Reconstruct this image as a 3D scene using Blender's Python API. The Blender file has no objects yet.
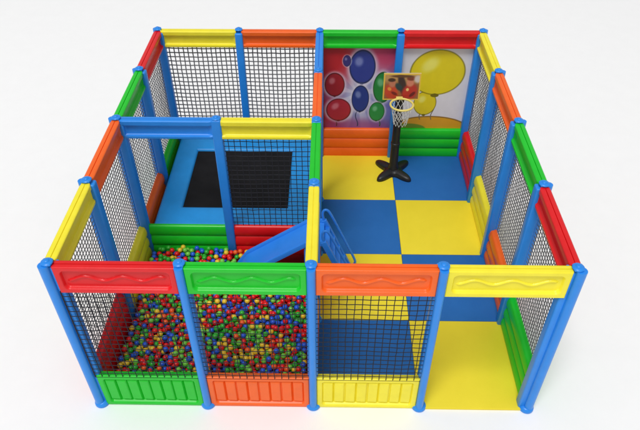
import bpy, bmesh, math, random
import numpy as np
from mathutils import Vector, Matrix
random.seed(7); rng = np.random.default_rng(11)
S = bpy.context.scene
COL = S.collection
W = 1.2            # bay
H = 2.275           # top of beams
FLOOR = 0.03
# ------------------------------------------------------------------ materials
def lin(c):
    return tuple((x/12.92 if x <= .04045 else ((x+.055)/1.055)**2.4) for x in [v/255 for v in c])
def mat(name, rgb, rough=.38, spec=.45, bump=.0, bscale=60, var=.06, coat=0.0, dirt=.0):
    m = bpy.data.materials.new(name); m.use_nodes = True
    nt = m.node_tree; N = nt.nodes; L = nt.links
    b = N['Principled BSDF']; c = lin(rgb)
    tc = N.new('ShaderNodeTexCoord')
    n = N.new('ShaderNodeTexNoise'); n.inputs['Scale'].default_value = 3.1; n.inputs['Detail'].default_value = 6
    n.inputs['Roughness'].default_value = .65
    L.new(tc.outputs['Object'], n.inputs['Vector'])
    r = N.new('ShaderNodeValToRGB')
    r.color_ramp.elements[0].position = .3; r.color_ramp.elements[1].position = .72
    r.color_ramp.elements[0].color = (*[x*(1-var*1.6) for x in c], 1)
    r.color_ramp.elements[1].color = (*[min(1, x*(1+var)+.004) for x in c], 1)
    L.new(n.outputs['Fac'], r.inputs['Fac']); L.new(r.outputs['Color'], b.inputs['Base Color'])
    rr = N.new('ShaderNodeMapRange'); rr.inputs['To Min'].default_value = max(.05, rough-.08); rr.inputs['To Max'].default_value = rough+.1
    L.new(n.outputs['Fac'], rr.inputs['Value']); L.new(rr.outputs['Result'], b.inputs['Roughness'])
    b.inputs['Specular IOR Level'].default_value = spec
    b.inputs['Coat Weight'].default_value = coat
    if bump:
        n2 = N.new('ShaderNodeTexNoise'); n2.inputs['Scale'].default_value = bscale; n2.inputs['Detail'].default_value = 3
        L.new(tc.outputs['Object'], n2.inputs['Vector'])
        bp = N.new('ShaderNodeBump'); bp.inputs['Strength'].default_value = bump; bp.inputs['Distance'].default_value = .004
        L.new(n2.outputs['Fac'], bp.inputs['Height']); L.new(bp.outputs['Normal'], b.inputs['Normal'])
    return m
RGB = dict(red=(226,22,28), green=(22,198,40), orange=(248,104,28), yellow=(248,234,54), blue=(36,140,232))
PL = {k: mat('plastic_'+k, v, .34, .36, .12, 70, .05) for k, v in RGB.items()}
M_post = mat('post_blue', (34,138,232), .34, .45, .1, 50, .05)
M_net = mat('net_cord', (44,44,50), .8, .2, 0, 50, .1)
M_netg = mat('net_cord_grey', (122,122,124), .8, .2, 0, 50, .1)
M_mat_b = mat('foam_blue', (32,104,178), .62, .3, .35, 160, .03)
M_mat_y = mat('foam_yellow', (242,220,50), .62, .3, .35, 160, .015)
M_mat_r = mat('foam_red', (140,16,22), .62, .3, .3, 160, .08)
M_pad = mat('pad_vinyl', (28,146,222), .42, .4, .25, 25, .06)
M_jump = mat('jump_fabric', (24,24,26), .8, .15, .5, 300, .15)
M_black = mat('black_plastic', (26,26,29), .4, .45, .2, 60, .1)
M_white = mat('white_cord', (225,225,222), .7, .3)
M_steel = mat('galvanised_steel', (150,152,156), .35, .6)
M_rim = mat('rim_yellow', (238,218,118), .35, .45)
BALL = {k: mat('ball_'+k, v, .25, .5, 0, 10, .04) for k, v in dict(red=(232,24,28), green=(50,178,52), blue=(36,92,216), yellow=(240,200,50), lime=(120,205,70), orange=(244,96,34)).items()}
def vcol_mat(name, rough=.4):
    m = bpy.data.materials.new(name); m.use_nodes = True
    N = m.node_tree.nodes; L = m.node_tree.links; b = N['Principled BSDF']
    a = N.new('ShaderNodeVertexColor'); a.layer_name = 'print'
    n = N.new('ShaderNodeTexNoise'); n.inputs['Scale'].default_value = 9
    mx = N.new('ShaderNodeMix'); mx.data_type = 'RGBA'; mx.blend_type = 'MULTIPLY'; mx.inputs[0].default_value = .12
    L.new(a.outputs['Color'], mx.inputs[6]); L.new(n.outputs['Fac'], mx.inputs[7]); L.new(mx.outputs[2], b.inputs['Base Color'])
    b.inputs['Roughness'].default_value = rough
    return m
M_print = vcol_mat('printed_sheet')
# ------------------------------------------------------------------ helpers
def empty(name, loc=(0,0,0), rz=0, parent=None):
    o = bpy.data.objects.new(name, None); COL.objects.link(o); o.location = loc; o.rotation_euler = (0,0,rz)
    o.empty_display_size = .1
    if parent: o.parent = parent
    return o
def tag(o, label=None, cat=None, group=None, kind=None):
    if label: o['label'] = label
    if cat: o['category'] = cat
    if group: o['group'] = group
    if kind: o['kind'] = kind
    return o
def link(name, me, parent=None, loc=(0,0,0), rz=0):
    o = bpy.data.objects.new(name, me); COL.objects.link(o); o.location = loc; o.rotation_euler = (0,0,rz)
    if parent: o.parent = parent
    return o
def fin(bm, name, m, smooth=True, angle=40):
    bmesh.ops.recalc_face_normals(bm, faces=bm.faces)
    me = bpy.data.meshes.new(name); bm.to_mesh(me); bm.free()
    for mm in (m if isinstance(m, list) else [m]): me.materials.append(mm)
    if smooth:
        me.polygons.foreach_set('use_smooth', [True]*len(me.polygons))
        me.set_sharp_from_angle(angle=math.radians(angle))
    return me
def rbox(bm, c, s, r=.006, seg=2, rot=None):
    t = bmesh.new(); bmesh.ops.create_cube(t, size=1); bmesh.ops.scale(t, vec=s, verts=t.verts)
    if r: bmesh.ops.bevel(t, geom=list(t.edges), offset=r, segments=seg, affect='EDGES', profile=.5)
    if rot is not None: bmesh.ops.transform(t, matrix=rot, verts=t.verts)
    bmesh.ops.translate(t, vec=c, verts=t.verts)
    me = bpy.data.meshes.new('tmp'); t.to_mesh(me); t.free(); bm.from_mesh(me); bpy.data.meshes.remove(me)
def tube(bm, pts, r, n=10, closed=False, cap=True):
    pts = [Vector(p) for p in pts]; k = len(pts); rings = []
    prev = None
    for i, p in enumerate(pts):
        a = pts[i-1] if (i or closed) else p; b = pts[(i+1) % k] if (i < k-1 or closed) else p
        t = (b-a).normalized()
        if prev is None:
            ref = Vector((0,0,1)) if abs(t.z) < .9 else Vector((1,0,0)); u = t.cross(ref).normalized()
        else:
            u = (prev - t*prev.dot(t)).normalized()
        prev = u; v = t.cross(u)
        rr = r[i] if isinstance(r, (list, tuple)) else r
        rings.append([bm.verts.new(p + (u*math.cos(2*math.pi*j/n)+v*math.sin(2*math.pi*j/n))*rr) for j in range(n)])
    for i in range(k if closed else k-1):
        A, B = rings[i], rings[(i+1) % k]
        for j in range(n): bm.faces.new((A[j], A[(j+1) % n], B[(j+1) % n], B[j]))
    if cap and not closed: bm.faces.new(rings[0][::-1]); bm.faces.new(rings[-1])
def lathe(bm, prof, n=20, c=(0,0,0)):
    rings = []
    for (r, z) in prof:
        rings.append([bm.verts.new((c[0]+r*math.cos(2*math.pi*j/n), c[1]+r*math.sin(2*math.pi*j/n), c[2]+z)) for j in range(n)])
    for A, B in zip(rings, rings[1:]):
        for j in range(n): bm.faces.new((A[j], A[(j+1) % n], B[(j+1) % n], B[j]))
    bm.faces.new(rings[0][::-1]); bm.faces.new(rings[-1])
def ss(a, b, x):
    t = np.clip((x-a)/(b-a), 0, 1); return t*t*(3-2*t)
# moulded panel: outside face (-y) and inside face (+y) are relief surfaces on one grid, running along x, centred
def relief(name, L, h, m, f_out, f_in, nx, nz, groove=False):
    X = np.linspace(-L/2, L/2, nx); Z = np.linspace(0, h, nz)
    XX, ZZ = np.meshgrid(X, Z, indexing='ij')
    er = .012
    dz = np.minimum(ZZ, h-ZZ); dx = np.minimum(XX+L/2, L/2-XX); d = np.minimum(dz, dx)
    rnd = er - np.sqrt(np.maximum(0, er**2 - np.maximum(0, er-d)**2))
    YO = -(f_out(XX, ZZ)-rnd); YI = f_in(XX, ZZ)-rnd
    bm = bmesh.new()
    vo = [[bm.verts.new((X[i], YO[i, j], Z[j])) for j in range(nz)] for i in range(nx)]
    vi = [[bm.verts.new((X[i], YI[i, j], Z[j])) for j in range(nz)] for i in range(nx)]
    for i in range(nx-1):
        for j in range(nz-1):
            bm.faces.new((vo[i][j], vo[i+1][j], vo[i+1][j+1], vo[i][j+1]))
            bm.faces.new((vi[i][j], vi[i][j+1], vi[i+1][j+1], vi[i+1][j]))
    for j in range(nz-1):
        bm.faces.new((vo[0][j], vo[0][j+1], vi[0][j+1], vi[0][j])); bm.faces.new((vo[-1][j], vi[-1][j], vi[-1][j+1], vo[-1][j+1]))
    for i in range(nx-1): bm.faces.new((vo[i][0], vi[i][0], vi[i+1][0], vo[i+1][0]))
    fr = [.30, .44, .47, .53, .56, .70] if groove else []
    dp = [0, 0, .012, .012, 0, 0] if groove else []
    lines = [[vo[i][-1] for i in range(nx)]]
    for f, q in zip(fr, dp):
        row = []
        for i in range(nx):
            a, b = vo[i][-1].co, vi[i][-1].co; co = a.lerp(b, f); co.z -= q if 0 < i < nx-1 else 0; row.append(bm.verts.new(co))
        lines.append(row)
    lines.append([vi[i][-1] for i in range(nx)])
    for A, B in zip(lines, lines[1:]):
        for i in range(nx-1): bm.faces.new((A[i], A[i+1], B[i+1], B[i]))
    if groove:
        bm.faces.new([l[0] for l in lines]); bm.faces.new([l[-1] for l in lines])
    return fin(bm, name, m, True, 50)
BL = W-.08; BHF = .345; BH = .255; LH = .56
def pocket(X, Z, L, h, ml, mt, mb, r=.03, w=.010):
    # signed distance to rounded rectangle
    cz = (mb + h-mt)/2; hz = (h-mt-mb)/2; hx = L/2-ml
    qx = np.abs(X)-hx+r; qz = np.abs(Z-cz)-hz+r
    d = np.sqrt(np.maximum(qx, 0)**2+np.maximum(qz, 0)**2)+np.minimum(np.maximum(qx, qz), 0)-r
    return ss(w/2, -w/2, d)
def beam_out(X, Z):
    k = pocket(X, Z, BL, BHF, .062, .056, .058, .045, .022)
    wv = BHF*.5 + .028*np.sin((X/BL)*2*math.pi*3.2+.6)
    near = np.abs(Z-wv)/np.sqrt(1+(.028*2*math.pi*3.2/BL*np.cos((X/BL)*2*math.pi*3.2+.6))**2); rid = np.sqrt(np.maximum(0, 1-(near/.014)**2))*.018*ss(BL/2-.09, BL/2-.13, np.abs(X))
    return .056 - k*.038 + rid*k
def beam_in(X, Z, BH=None):
    BH = float(Z.max())
    k = ss(.04, .055, Z)*ss(BH-.06, BH-.072, Z)*ss(BL/2-.02, BL/2-.035, np.abs(X))
    lip = .006*np.cos(np.clip((Z-.035)/.035, -1, 1)*math.pi/2)
    return .056 - k*.04 + lip*.3
def beam_both(X, Z): return beam_in(X, Z)
def low_out(X, Z):
    k = pocket(X, Z, BL, LH, .064, .066, .06, .03, .016)
    n = 8; wd = (BL-.128)/n; ph = ((X+BL/2-.064)/wd) % 1
    bar = ss(0, .10, ph)*ss(1, .86, ph)*ss(.07, .11, Z)*ss(LH-.07, LH-.11, Z)
    return .052 - k*.038 + k*bar*(.022+.006*ph)
def low_in(X, Z):
    ph = (Z/LH*3) % 1
    return .004 + .046*np.maximum(0, np.sin(math.pi*ph))**.36*(.85+.15*(1-ph))
beams_front = {k: relief('front_beam_'+k, BL, BHF, PL[k], beam_out, lambda X, Z: beam_in(X, Z)-.012, 300, 90, True) for k in ('red','green','orange','yellow')}
beams = {k: relief('top_beam_'+k, BL, BH, PL[k], beam_in, beam_in, 40, 40, True) for k in ('red','green','orange','yellow')}
beams_in = {k: relief('inner_beam_'+k, BL, BH, PL[k] if k != 'blue' else M_post, beam_both, beam_both, 40, 40, True) for k in RGB}
lows = {k: relief('low_panel_'+k, BL, LH, PL[k], low_out, low_in, 150, 60) for k in ('red','green','orange','yellow')}
lows_in = {k: relief('inner_low_panel_'+k, BL, LH, PL[k], low_in, low_in, 40, 60) for k in ('red','green','orange','yellow')}
# ------------------------------------------------------------------ posts
def post_meshes(kind):
    """kind: side (rib toward -y), corner (rib toward -x-y), inner (no rib). returns body, cap, foot"""
    bm = bmesh.new()
    if kind == 'inner':
        rbox(bm, (0,0,H/2+.005), (.118,.118,H+.01), .018, 3); bc = (0,0); fc = (0,0)
    elif kind == 'side':
        rbox(bm, (0,.028,H/2-.01), (.112,.112,H-.02), .02, 3); bc = (0,.0); fc = (0,-.02)
        tube(bm, [(0,-.052,.02),(0,-.052,H+.006)], .042, 18)
        rbox(bm, (0,-.03,H/2), (.07,.06,H-.02), .004, 1)
    else:
        rbox(bm, (.022,.022,H/2-.01), (.112,.112,H-.02), .02, 3); bc = (-.005,-.005); fc = (-.02,-.02)
        tube(bm, [(-.034,-.034,.02),(-.034,-.034,H+.006)], .05, 20)
    body = fin(bm, 'post_'+kind, M_post, True, 35)
    bm = bmesh.new()
    lathe(bm, [(.052,0),(.056,.006),(.055,.014),(.048,.021),(.03,.025),(.026,.032),(.021,.037),(.01,.040)], 20, (bc[0],bc[1],H+.008))
    for k in range(4):
        a = math.pi/4+k*math.pi/2
        lathe(bm, [(.013,0),(.013,.010),(.009,.016),(.003,.019)], 10, (bc[0]+.047*math.cos(a), bc[1]+.047*math.sin(a), H+.008))
    cap = fin(bm, 'post_cap', M_post, True, 35)
    bm = bmesh.new()
    lathe(bm, [(.078,0),(.083,.01),(.081,.035),(.07,.053),(.048,.064)], 26, (fc[0],fc[1],0.001))
    foot = fin(bm, 'post_foot', M_post, True, 35)
    return body, cap, foot
PM = {k: post_meshes(k) for k in ('inner','side','corner')}
# ------------------------------------------------------------------ nets
def net_mesh(name, L, z0, z1, seed, cell=.075, r=.0062, m=None):
    rg = random.Random(seed); bm = bmesh.new()
    nx = round(L/cell); nz = round((z1-z0)/cell)
    P = {}
    for i in range(nx+1):
        for j in range(nz+1):
            e = (0 if i in (0, nx) else 1)*(0 if j in (0, nz) else 1)
            u = i/nx; v = j/nz
            P[i, j] = Vector((-L/2+L*u + e*rg.uniform(-.003,.003),
                              e*(.014*math.sin(math.pi*u)*math.sin(math.pi*v)*math.sin(seed+3*u)+rg.uniform(-.002,.002)),
                              z0+(z1-z0)*v - e*(.006*math.sin(math.pi*u)) + e*rg.uniform(-.003,.003)))
    for i in range(nx+1): tube(bm, [P[i, j] for j in range(nz+1)], r if 0 < i < nx else r*1.5, 5, cap=False)
    for j in range(nz+1): tube(bm, [P[i, j] for i in range(nx+1)], r if 0 < j < nz else r*1.5, 5, cap=False)
    return fin(bm, name, m or M_net, True, 80)
NZ0 = LH-.012
nets = {'front': [net_mesh('net', BL+.01, NZ0, H-BHF+.012, s, .074, .0045) for s in (1, 2, 3)],
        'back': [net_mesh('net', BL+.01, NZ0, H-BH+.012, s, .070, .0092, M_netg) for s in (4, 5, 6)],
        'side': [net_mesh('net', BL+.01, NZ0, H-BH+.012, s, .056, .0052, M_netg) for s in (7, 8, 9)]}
mid_net = net_mesh('net', BL+.01, NZ0, H-BH+.012, 12, .074, .0048)
# ------------------------------------------------------------------ the play frame
frame = tag(empty('play_frame', (0,0,0)), 'large open topped indoor play enclosure with blue posts, multicoloured plastic panels and black nets', 'play structure')
def node(i, j): return (-2*W+i*W, .0+j*W*.9995)
NAMEX = {0:'left',1:'second from left',2:'middle',3:'fourth from left',4:'right'}
def add_post(i, j):
    x, y = node(i, j)
    if i in (0,4) and j in (0,4):
        kind = 'corner'; rz = {(0,0):0,(4,0):math.pi/2,(4,4):math.pi,(0,4):-math.pi/2}[(i,j)]
    elif j == 0: kind, rz = 'side', 0
    elif j == 4: kind, rz = 'side', math.pi
    elif i == 0: kind, rz = 'side', -math.pi/2
    elif i == 4: kind, rz = 'side', math.pi/2
    else: kind, rz = 'inner', 0
    b, c, f = PM[kind]
    p = link('post', b, frame, (x,y,0), rz)
    link('cap', c, p); link('foot', f, p)
for i in range(5):
    for j in range(5):
        if i in (0,4) or j in (0,4) or (i,j) in ((2,1),(2,2),(2,3),(1,2)): add_post(i, j)
def add_bay(side, k, top, low, net, seed=[0]):
    """side: front back left right mid partition ; k bay index from left / from front"""
    if side in ('front','back','mid'):
        x = -2*W+(k+.5)*W; y = node(0, {'front':0,'back':4,'mid':2}[side])[1]; rz = {'front':0,'back':math.pi,'mid':0}[side]
    else:
        y = (node(0,k)[1]+node(0,k+1)[1])/2; x = {'left':-2*W,'right':2*W,'partition':0}[side]; rz = {'left':-math.pi/2,'right':math.pi/2,'partition':math.pi/2}[side]
    inner = side in ('mid','partition')
    where = {'front':'in the front wall','back':'in the back wall','left':'in the left wall','right':'in the right wall','mid':'between ball pit and trampoline','partition':'in the middle partition'}[side]
    if top:
        o = link('top_beam', (beams_front if side == 'front' else beams_in if inner else beams)[top], frame, (x,y,H-(BHF+.004 if side == 'front' else BH)), rz); o['label'] = f'{top} top beam {where}'
    if low:
        o = link('low_panel', (lows_in if inner else lows)[low], frame, (x,y,0.004), rz); o['label'] = f'{low} low panel {where}'
    if net:
        seed[0] += 1
        off = 0 if inner else .048
        d = Vector((0,-off,0)); d.rotate(Matrix.Rotation(rz,3,'Z'))
        link('net', nets[{'front':'front','mid':'front' ,'back':'back'}.get(side,'side')][seed[0] % 3] if side != 'mid' else mid_net, frame, (x+d.x,y+d.y,0), rz)
for k,(t,l,n) in enumerate([('red','green',1),('green','orange',1),('orange','yellow',1),('yellow',None,0)]): add_bay('front',k,t,l,n)
for k,(t,l,n) in enumerate([('yellow','red',1),('orange','yellow',1),('green','orange',0),('red','green',0)]): add_bay('back',k,t,l,n)
for k,(t,l,n) in enumerate([('yellow','red',1),('orange','yellow',1),('green','orange',1),('red','green',1)]): add_bay('left',k,t,l,n)
for k,(t,l,n) in enumerate([('red','green',1),('green','orange',1),('orange','yellow',1),('yellow','red',1)]): add_bay('right',k,t,l,n)
for k,(t,l,n) in enumerate([('blue','green',0),('yellow','red',1)]): add_bay('mid',k,t,l,n)
for k,(t,l,n) in enumerate([('yellow','orange',1),('green','red',0),('orange','green',1),('blue',None,0)]): add_bay('partition',k,t,l,n)
# ------------------------------------------------------------------ posters (generic balloons)
def paint_sheet(name, w, h, nx, nz, fn, parent=None, loc=(0,0,0), rot=(0,0,0), t=.006):
    X = np.linspace(-w/2, w/2, nx); Z = np.linspace(0, h, nz)
    U, V = np.meshgrid(np.linspace(0,1,nx), np.linspace(0,1,nz), indexing='ij')
    C = fn(U.ravel(), V.ravel())
    verts = [(x,0,z) for x in X for z in Z]
    faces = [(i*nz+j,(i+1)*nz+j,(i+1)*nz+j+1,i*nz+j+1) for i in range(nx-1) for j in range(nz-1)]
    nv = len(verts); verts += [(-w/2,t,0),(w/2,t,0),(w/2,t,h),(-w/2,t,h)]
    a,b,c,d = 0,(nx-1)*nz,nx*nz-1,nz-1
    faces += [(nv+3,nv+2,nv+1,nv),
              tuple([nv,nv+1]+[i*nz for i in range(nx-1,-1,-1)]), tuple([nv+2,nv+3]+[i*nz+nz-1 for i in range(nx)]),
              tuple([nv+3,nv]+[j for j in range(nz)]), tuple([nv+1,nv+2]+[(nx-1)*nz+j for j in range(nz-1,-1,-1)])]
    me = bpy.data.meshes.new(name); me.from_pydata(verts, [], faces); me.update()
    at = me.color_attributes.new('print', 'FLOAT_COLOR', 'POINT')
    cc = np.ones((nv+4,4)); cl = C/255.0; cl = np.where(cl <= .04045, cl/12.92, ((cl+.055)/1.055)**2.4); cc[:nv,:3] = cl; cc[nv:,:3] = .6
    at.data.foreach_set('color', cc.ravel()); me.materials.append(M_print)
    o = bpy.data.objects.new(name, me); COL.objects.link(o); o.location = loc; o.rotation_euler = rot
    if parent: o.parent = parent
    return o
def ell(u, v, cx, cy, rx, ry, ang=0, soft=.03):
    c, s = math.cos(ang), math.sin(ang); x = (u-cx)*c+(v-cy)*s; y = -(u-cx)*s+(v-cy)*c
    return ss(1+soft, 1-soft, np.sqrt((x/rx)**2+(y/ry)**2))
def lay(C, k, col): return C*(1-k[:,None])+np.array(col, float)[None]*k[:,None]
def balloon(C, u, v, cx, cy, rx, ry, col, glow=(235,225,240), ang=0, dark=.6, out=1.1):
    if glow is not None: C = lay(C, ell(u,v,cx,cy,rx*1.28,ry*1.2,ang,.18)*.8, glow)
    C = lay(C, ell(u,v,cx,cy,rx*out,ry*out,ang), [x*dark for x in col])
    C = lay(C, ell(u,v,cx,cy,rx,ry,ang), col)
    C = lay(C, ell(u,v,cx-rx*.3,cy+ry*.35,rx*.33,ry*.28,.5,.5)*.6, [min(255,x*.5+150) for x in col])
    C = lay(C, ell(u,v,cx,cy-ry*1.06,rx*.16,ry*.09), [x*dark for x in col])
    return C
def string(C, u, v, x0, y0, y1, col):
    k = ss(.009,.004,np.abs(u-(x0+.018*np.sin(v*28))))*((v > y1)&(v < y0)); return lay(C, k.astype(float), col)
def art1(u, v):
    C = np.zeros((len(u),3)); C[:] = (150,150,205)
    a = np.arctan2(v-.45, u-.5); rr = np.hypot(u-.5, v-.45)
    ray = .5+.5*np.sin(a*9+.4); C = lay(C, ss(.35,.75,ray)*.6, (226,222,244))
    C = lay(C, ell(u,v,.05,.93,.42,.42,0,.5), (196,32,42)); C = lay(C, ell(u,v,.86,1.0,.28,.30,.5,.5), (205,70,110))
    C = lay(C, ell(u,v,.0,.12,.30,.32,0,.6), (180,30,60)); C = lay(C, ell(u,v,1.0,.1,.3,.3,0,.7)*.8, (110,110,190))
    C = lay(C, ell(u,v,.5,.02,.5,.10,0,.6)*.7, (150,60,130))
    C = lay(C, ss(.28,.0,rr)*.5, (255,255,255))
    C = string(C,u,v,.20,.3,.03,(90,20,30)); C = string(C,u,v,.50,.3,.03,(30,40,90)); C = string(C,u,v,.82,.3,.03,(20,80,30))
    C = balloon(C,u,v,.18,.55,.125,.13,(168,26,40)); C = balloon(C,u,v,.24,.24,.16,.13,(190,36,58))
    C = balloon(C,u,v,.55,.76,.16,.18,(48,62,150)); C = balloon(C,u,v,.54,.38,.11,.15,(36,58,140))
    C = balloon(C,u,v,.84,.52,.12,.17,(30,140,60)); C = balloon(C,u,v,.78,.22,.10,.11,(40,150,70))
    C = balloon(C,u,v,.34,.83,.05,.06,(60,50,120))
    return C
def art2(u, v):
    C = np.zeros((len(u),3)); C[:] = (236,232,238)
    ol = (110,98,30)
    C = lay(C, ell(u,v,.5,.0,.56,.17,0,.02), (150,110,40)); C = lay(C, ell(u,v,.5,-.01,.55,.165,0,.02), (232,168,36))
    C = lay(C, ell(u,v,.2,.0,.25,.07,0,.05), (120,150,40))
    C = string(C,u,v,.52,.5,.12,(120,110,90)); C = string(C,u,v,.36,.4,.12,(120,110,90))
    C = balloon(C,u,v,.40,.33,.15,.14,(238,214,30),None,0,.5,1.06)
    C = balloon(C,u,v,.52,.70,.36,.255,(240,218,28),None,0,.5,1.035)
    return C
PZ0, PZ1 = LH+.0, H-BH+.0
yb = node(0,4)[1]
for x, fn, lb in ((W*.5, art1, 'printed poster of red, blue and green balloons on a purple and red background'),
                  (W*1.5, art2, 'white printed poster with a big yellow balloon above an orange hill')):
    o = paint_sheet('poster', BL+.03, PZ1-PZ0+.02, 200, 260, fn, None, (x, yb+.02, PZ0-.01))
    tag(o, lb, 'poster')
# ------------------------------------------------------------------ floor mats
def mat_mesh(name, sx, sy, m, t=FLOOR):
    bm = bmesh.new(); rbox(bm, (0,0,t/2), (sx,sy,t), .007, 3); return fin(bm, name, m)
rows = ['front','second','third','back']
for j in range(4):
    for i in range(2):
        c = 'yellow' if (i+j) % 2 == 1 else 'blue'
        m = M_mat_y if c == 'yellow' else M_mat_b
        y0 = node(0,j)[1]; y1 = node(0,j+1)[1]
        if j == 0: y0 += -.06 if i == 1 else .01
        if j == 3: y1 -= .02
        o = link('floor_mat', mat_mesh('floor_mat', W-.004, y1-y0-.004, m), None, ((i+.5)*W,(y0+y1)/2,.002))
        place = {(0,0):'behind the yellow low front panel',(1,0):'at the open entrance',(0,1):'at the foot of the slide ladder',(1,1):'just behind the entrance mat',
                 (0,2):'in the third row, beside the middle partition',(1,2):'in the third row, by the right wall',(0,3):'below the balloon poster, left of the basketball stand',(1,3):'in the back right corner under the basketball stand'}[(i,j)]
        tag(o, f'{c} foam floor mat {place}', 'floor mat', 'checkerboard foam floor mats')
o = link('pit_mat', mat_mesh('pit_mat', 2*W-.05, 2*W-.05, M_mat_r), None, (-W, W, .002)); tag(o, 'dark red foam mat under the ball pit balls', 'floor mat')
# ------------------------------------------------------------------ trampoline
tr = tag(empty('trampoline', (-W, (node(0,2)[1]+node(0,4)[1])/2, 0)), 'large square trampoline with black jumping mat and bright blue padding', 'trampoline')
TS = 2.2; TZ = .47; MX, MY = .76, .70
bm = bmesh.new()
def padpiece(bm, quad):
    # quad in xy, soft pillow edge
    n = 14; Q = [Vector((*q,0)) for q in quad]; g = []
    for i in range(n+1):
        r = []
        for j in range(n+1):
            u, v = i/n, j/n
            # denser at edges
            u = .5-.5*math.cos(math.pi*u); v = .5-.5*math.cos(math.pi*v)
            p = Q[0].lerp(Q[1],u).lerp(Q[3].lerp(Q[2],u), v)
            e = 1.0; f = min(1,min(v,1-v)*9)
            r.append(bm.verts.new((p.x,p.y,TZ-.045+.045*math.sqrt(max(0,1-(1-min(e,f))**2)))))
        g.append(r)
    for i in range(n):
        for j in range(n): bm.faces.new((g[i][j],g[i+1][j],g[i+1][j+1],g[i][j+1]))
h = TS/2
sheets = [((-h,-h),(h,-h),(MX,-MY),(-MX,-MY)), ((h,-h),(h,h),(MX,MY),(MX,-MY)), ((h,h),(-h,h),(-MX,MY),(MX,MY)), ((-h,h),(-h,-h),(-MX,-MY),(-MX,MY))]
for q in sheets: padpiece(bm, q)
link('pad', fin(bm, 'pad', M_pad, True, 60), tr)
bm = bmesh.new()
nn = 30; g = []
for i in range(nn+1):
    g.append([bm.verts.new(((-1+2*i/nn)*(MX+.05), (-1+2*j/nn)*(MY+.05), TZ-.052-.02*math.sin(math.pi*i/nn)*math.sin(math.pi*j/nn)+.014)) for j in range(nn+1)])
for i in range(nn):
    for j in range(nn): bm.faces.new((g[i][j],g[i+1][j],g[i+1][j+1],g[i][j+1]))
link('jumping_mat', fin(bm, 'jumping_mat', M_jump), tr)
bm = bmesh.new()
tube(bm, [(-h+.04,-h+.04,TZ-.09),(h-.04,-h+.04,TZ-.09),(h-.04,h-.04,TZ-.09),(-h+.04,h-.04,TZ-.09)], .025, 10, closed=True)
link('frame', fin(bm, 'frame', M_steel), tr)
for sx in (-1,1):
    for sy in (-1,1):
        bm = bmesh.new(); tube(bm, [(sx*(h-.05),sy*(h-.05),0),(sx*(h-.05),sy*(h-.05),TZ-.09)], .022, 10); link('leg', fin(bm, 'leg', M_steel), tr)
# ------------------------------------------------------------------ slide with ladder
M_slide = mat('slide_blue', (42,136,240), .3, .5, .08, 40, .04)
sl = tag(empty('slide', (0,0,0)), 'small blue plastic slide with ladder, passing through the middle partition into the ball pit', 'slide')
yA, yB = 1.68, 2.12
def szx(x):  # chute height
    t = -x
    if t < .1: return .90
    if t < .96: return .90-(t-.1)*.70
    return .298-(t-.96)*1.5
xs = [.10,.0,-.08,-.14]+[-.2-.1*k for k in range(8)]+[-.96,-1.02,-1.07,-1.10]
prof = [(-.22,.075),(-.215,.09),(-.195,.09),(-.185,.07),(-.18,.015),(-.16,.0),(0,-.003),(.16,.0),(.18,.015),(.185,.07),(.195,.09),(.215,.09),(.22,.075),(.215,-.03),(-.215,-.03)]
prof = [(a, b*.62 if b > 0 else b) for a, b in prof]
bm = bmesh.new(); rings = []
for x in xs:
    rings.append([bm.verts.new((x,(yA+yB)/2+a,max(.034,szx(x)+b))) for a,b in prof])
for A,B in zip(rings,rings[1:]):
    for j in range(len(prof)): bm.faces.new((A[j],A[(j+1)%len(prof)],B[(j+1)%len(prof)],B[j]))
bm.faces.new(rings[0]); bm.faces.new(rings[-1][::-1])
link('chute', fin(bm, 'chute', M_slide, True, 45), sl)
for yy in (yA+.02, yB-.02):
    bm = bmesh.new(); a = Vector((.09,yy,.93)); b = Vector((.46,yy,FLOOR+.002))
    d = (b-a); L = d.length; ang = math.atan2(-d.z, d.x)
    rbox(bm, (a+b)/2+Vector((0,0,.012)), (L,.05,.075), .01, 3, Matrix.Rotation(ang,4,'Y'))
    link('side_rail', fin(bm, 'side_rail', M_slide), sl)
    bm = bmesh.new()
    pts = [(.10,yy,.92),(.075,yy,1.04),(.09,yy,1.11),(.13,yy,1.12),(.17,yy,1.08),(.30,yy,.76),(.44,yy,.42),(.52,yy,.22),(.53,yy,.16),(.50,yy,.11),(.43,yy,.10)]
    # smooth the bends
    P = [Vector(p) for p in pts]
    for _ in range(2):
        Q = [P[0]]
        for p, q in zip(P, P[1:]): Q += [p.lerp(q,.25), p.lerp(q,.75)]
        P = Q+[P[-1]]
    tube(bm, P, .017, 10); link('handrail', fin(bm, 'handrail', M_slide), sl)
for k in range(5):
    t = (k+.6)/5.3; bm = bmesh.new()
    rbox(bm, (.09+.37*t,(yA+yB)/2,.93-.9*t), (.085,yB-yA-.07,.028), .008, 2); link('tread', fin(bm, 'tread', M_slide), sl)
for yy in (yA+.05, yB-.05):
    bm = bmesh.new(); rbox(bm, (-.13,yy,(.86+FLOOR)/2), (.045,.045,.86-FLOOR), .008, 2); link('leg', fin(bm, 'leg', M_slide), sl)
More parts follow.
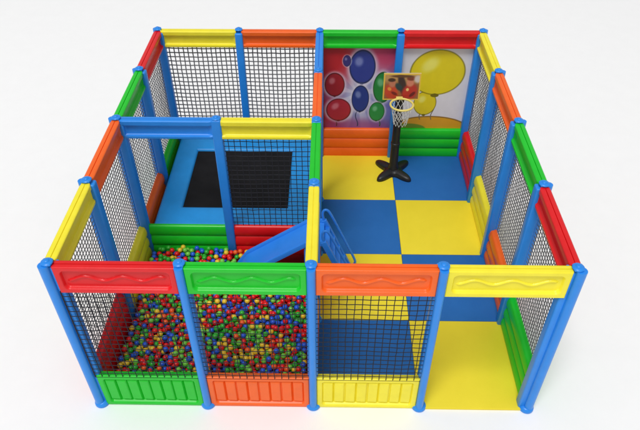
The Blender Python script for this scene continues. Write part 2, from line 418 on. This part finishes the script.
# ------------------------------------------------------------------ basketball stand
hx, hy = 1.21, 4.31
bs = tag(empty('basketball_stand', (hx,hy,FLOOR+.003)), 'small basketball hoop on a black pole with four lobed black base', 'basketball hoop')
bm = bmesh.new()
n = 96; rings = []
for (sc, z) in [(1,0),(1.02,.012),(1.0,.045),(.93,.068),(.80,.082),(.55,.095),(.30,.105)]:
    r = []
    for k in range(n):
        a = 2*math.pi*k/n; c = abs(math.cos(2*(a-math.pi/4)))
        R = .135+.205*(max(0,math.cos(2*(a-math.pi/4))**2)**1.5 if math.cos(4*(a-math.pi/4)) > -1 else 0)
        # the four diagonal lobes
        R = .14+.225*math.exp(-((((a-math.pi/4+math.pi/4) % (math.pi/2))-math.pi/4)/.33)**2)
        r.append(bm.verts.new((R*sc*math.cos(a)*1.02,R*sc*math.sin(a),z)))
    rings.append(r)
for A,B in zip(rings,rings[1:]):
    for k in range(n): bm.faces.new((A[k],A[(k+1)%n],B[(k+1)%n],B[k]))
bm.faces.new(rings[0][::-1]); bm.faces.new(rings[-1])
link('base', fin(bm, 'base', M_black, True, 50), bs)
bm = bmesh.new(); lathe(bm, [(.09,.09),(.085,.13),(.07,.16),(.064,.7),(.062,.72),(.06,1.55),(.05,1.57)], 20)
link('pole', fin(bm, 'pole', M_black, True, 40), bs)
for z in (.55,.95,):
    bm = bmesh.new(); lathe(bm, [(.066,0),(.074,.008),(.074,.045),(.066,.053)], 20, (0,0,z)); link('collar', fin(bm, 'collar', M_black), bs)
bm = bmesh.new(); rbox(bm, (0,-.06,1.50), (.12,.10,.26), .02, 3); link('bracket', fin(bm, 'bracket', M_black), bs)
def art3(u, v):
    C = np.zeros((len(u),3)); C[:] = (150,98,56)
    C = lay(C, ss(.55,.8,v)*.8, (205,160,95)); C = lay(C, ell(u,v,.52,.55,.10,.5,.2,.3), (60,40,36))
    C = lay(C, ell(u,v,.22,.30,.18,.30,.2,.25), (205,70,40)); C = lay(C, ell(u,v,.24,.62,.09,.14,0,.3), (196,120,88)); C = lay(C, ell(u,v,.22,.76,.10,.07,0,.3), (70,44,30))
    C = lay(C, ell(u,v,.72,.30,.20,.32,-.2,.25), (190,48,36)); C = lay(C, ell(u,v,.72,.66,.10,.15,0,.3), (214,130,100)); C = lay(C, ell(u,v,.74,.82,.12,.08,0,.3), (130,60,36))
    C = lay(C, ell(u,v,.42,.5,.08,.15,.4,.3), (40,60,60)); C = lay(C, ell(u,v,.17,.42,.05,.07,.4,.3), (235,150,60)); C = lay(C, ell(u,v,.31,.25,.05,.1,.9,.3), (120,30,26)); C = lay(C, ell(u,v,.66,.40,.04,.06,0,.3), (245,200,120)); C = lay(C, ell(u,v,.80,.22,.05,.12,-.6,.3), (110,24,24)); C = lay(C, ell(u,v,.5,.9,.3,.05,0,.3), (100,64,34)); C = lay(C, ell(u,v,.92,.8,.1,.14,0,.4), (214,200,190))
    e = np.minimum(np.minimum(u,1-u)*1.25, np.minimum(v,1-v)); C = lay(C, ss(.055,.035,e), (238,196,70))
    return C
bb = paint_sheet('backboard', .54, .42, 110, 90, art3, bs, (0,-.13,1.45), (math.radians(-4),0,0), .025)
RC = Vector((-.005,-.345,1.50)); RR = .165
bm = bmesh.new(); tube(bm, [RC+Vector((RR*math.cos(2*math.pi*k/40),RR*math.sin(2*math.pi*k/40),0)) for k in range(40)], .016, 10, closed=True)
rbox(bm, RC+Vector((-.02,.18,0)), (.10,.06,.03), .006)
link('rim', fin(bm, 'rim', M_rim), bs)
bm = bmesh.new(); NT = 12; LV = 5
def npnt(k, l):
    f = l/LV; r = RR*(1-.42*f**.8); a = 2*math.pi*(k+.5*(l % 2))/NT; return RC+Vector((r*math.cos(a),r*math.sin(a),-.33*f))
for l in range(LV):
    for k in range(NT):
        tube(bm, [npnt(k,l), npnt(k,l+1)], .0036, 5)
        tube(bm, [npnt(k,l), npnt(k-1 if l % 2 == 0 else k+1,l+1)], .0036, 5)
link('hoop_net', fin(bm, 'hoop_net', M_white), bs)
# ------------------------------------------------------------------ balls
BR = .0335
X0, X1, Y0, Y1 = -2*W+.085+BR, -.085-BR, .085+BR, node(0,2)[1]-.075-BR
pts = np.zeros((6200,3)); n = 0; LEVEL = .215; fails = 0
def blocked(x, y, z):
    if x > -1.14 and 1.62 < y < 2.18 and z+BR > szx(min(x,0))-.045: return True
    if x > -.98 and y > 1.60: return True
    for (px,py,hw) in ((-2*W,.0,.15),(-W,.0,.12),(0,.0,.12),(-2*W,node(0,1)[1],.12),(-2*W,node(0,2)[1],.15),(-W,node(0,2)[1],.075),(0,node(0,1)[1],.075)):
        if abs(x-px) < hw+BR and abs(y-py) < hw+BR: return True
    return False
while n < 6100 and fails < 150:
    K = 80; cx = rng.uniform(X0,X1,K); cy = rng.uniform(Y0,Y1,K)
    z = np.full(K, FLOOR+.003+BR)
    if n:
        dx = cx[:,None]-pts[None,:n,0]; dy = cy[:,None]-pts[None,:n,1]; d2 = dx*dx+dy*dy
        zz = np.where(d2 < (2*BR)**2, pts[None,:n,2]+np.sqrt(np.maximum(0,(2*BR)**2-d2)), 0); z = np.maximum(z, zz.max(1))
    z[(cx > -.98) & (cy > 1.6)] = 9
    ordr = np.argsort(z); ok = False
    for q in ordr:
        if z[q] > 1: break
        lvl = LEVEL+.03*math.sin(cx[q]*3.1+1)*math.cos(cy[q]*2.7)
        if z[q] > lvl: continue
        if not blocked(cx[q],cy[q],z[q]): pts[n] = (cx[q],cy[q],z[q]); n += 1; ok = True; break
    fails = 0 if ok else fails+1
pts = pts[:n]
names = ['red','green','blue','yellow','lime','orange']; wts = np.array([.34,.20,.20,.10,.11,.05]); wts /= wts.sum()
seeds = rng.uniform([X0,Y0],[X1,Y1],(110,2)); scol = rng.choice(6, 110, p=wts)
near = ((pts[:,None,:2]-seeds[None])**2).sum(2).argmin(1)
colr = np.where(rng.random(n) < .30, scol[near], rng.choice(6, n, p=wts))
CAM = np.array([.154,-3.953,6.394])
expo = []
D2 = ((pts[:,None,:2]-pts[None,:,:2])**2).sum(2)
for k in range(n):
    over = (D2[k] < (BR*1.1)**2) & (pts[:,2] > pts[k,2]+BR*.6)
    # line of sight over the front low panel
    t = (.06-CAM[1])/(pts[k,1]-CAM[1]); zl = CAM[2]+t*(pts[k,2]-CAM[2])
    expo.append((not over.any()) and zl > LH+.02)
expo = np.array(expo); dist = np.linalg.norm(pts-CAM, axis=1)
cand = [k for k in np.argsort(dist) if expo[k]][:300]; single = set(int(k) for k in cand)
def ico(name, m, sub):
    bm = bmesh.new(); bmesh.ops.create_icosphere(bm, subdivisions=sub, radius=BR); return fin(bm, name, m, True, 180)
bmeshes = {c: ico('ball', BALL[c], 3) for c in names}
for k in cand:
    c = names[colr[k]]; k = int(k)
    o = link('ball', bmeshes[c], None, tuple(pts[k])); o.rotation_euler = tuple(rng.uniform(0,6,3))
    tag(o, f'{"lime green" if c == "lime" else "dark green" if c == "green" else c} plastic ball in the front of the ball pit, nearest the front panels', 'ball', f'{c} plastic balls at the front of the ball pit')
# the rest of the balls: past 300 of a kind, one object
tmpl = {}
for sub in (1,3):
    bm = bmesh.new(); bmesh.ops.create_icosphere(bm, subdivisions=sub, radius=BR)
    bm.verts.ensure_lookup_table(); tmpl[sub] = (np.array([v.co[:] for v in bm.verts]), np.array([[v.index for v in f.verts] for f in bm.faces])); bm.free()
VV, FF, MI = [], [], []; off = 0
for k in range(n):
    if k in single: continue
    top = pts[k,2] > .105
    v, f = tmpl[3 if top and expo[k] else 1]
    VV.append(v+pts[k]); FF.append(f+off); MI += [int(colr[k])]*len(f); off += len(v)
VV = np.concatenate(VV); FF = np.concatenate(FF)
me = bpy.data.meshes.new('ball_heap'); me.from_pydata(VV.tolist(), [], FF.tolist()); me.update()
for c in names: me.materials.append(BALL[c])
me.polygons.foreach_set('material_index', MI); me.polygons.foreach_set('use_smooth', [True]*len(me.polygons))
o = link('ball_heap', me); tag(o, 'heap of multicoloured plastic balls filling the rest of the ball pit', 'balls', None, 'stuff')
me['count'] = n; print('balls', n, 'single', len(single))
# ------------------------------------------------------------------ ground
M_ground = mat('studio_white', (247,247,247), .85, .1, 0, 50, .006)
bm = bmesh.new()
bmesh.ops.create_grid(bm, x_segments=4, y_segments=4, size=150)
g = link('ground', fin(bm, 'ground', M_ground, False)); g['kind'] = 'structure'
# ------------------------------------------------------------------ light
w = bpy.data.worlds.new('World'); S.world = w; w.use_nodes = True
bg = w.node_tree.nodes['Background']; bg.inputs['Color'].default_value = (1,1,1,1); bg.inputs['Strength'].default_value = .50
def area(loc, tgt, size, power):
    l = bpy.data.lights.new('lamp', 'AREA'); l.shape = 'DISK'; l.size = size; l.energy = power
    o = bpy.data.objects.new('studio_lamp', l); COL.objects.link(o); o.location = loc
    o.rotation_euler = (Vector(tgt)-Vector(loc)).to_track_quat('-Z','Y').to_euler(); return o
area((-12,-30,75), (0,2.4,0), 30, 41500)
# ------------------------------------------------------------------ camera
cd = bpy.data.cameras.new('camera'); cam = bpy.data.objects.new('camera', cd); COL.objects.link(cam); S.camera = cam
cd.sensor_width = 36; cd.lens = 627.93/640*36; cd.clip_end = 1000
yaw, pitch, roll = .0181289, .7252528, -.0028749
def ray(r, up, d):
    cr, sr = math.cos(roll), math.sin(roll); r, up = cr*r-sr*up, sr*r+cr*up
    cp, sp = math.cos(pitch), math.sin(pitch); y = cp*d+sp*up; z = -sp*d+cp*up
    c, s = math.cos(yaw), math.sin(yaw); return Vector((c*r-s*y, s*r+c*y, z))
R = Matrix((ray(1,0,0), ray(0,1,0), -ray(0,0,1))).transposed()
cam.matrix_world = Matrix.Translation((.153925,-3.952989,6.394094)) @ R.to_4x4()
S.render.engine = 'CYCLES'
S.view_settings.view_transform = 'Standard'; S.view_settings.look = 'None'; S.view_settings.exposure = 0
S.render.resolution_x = 1024; S.render.resolution_y = 688
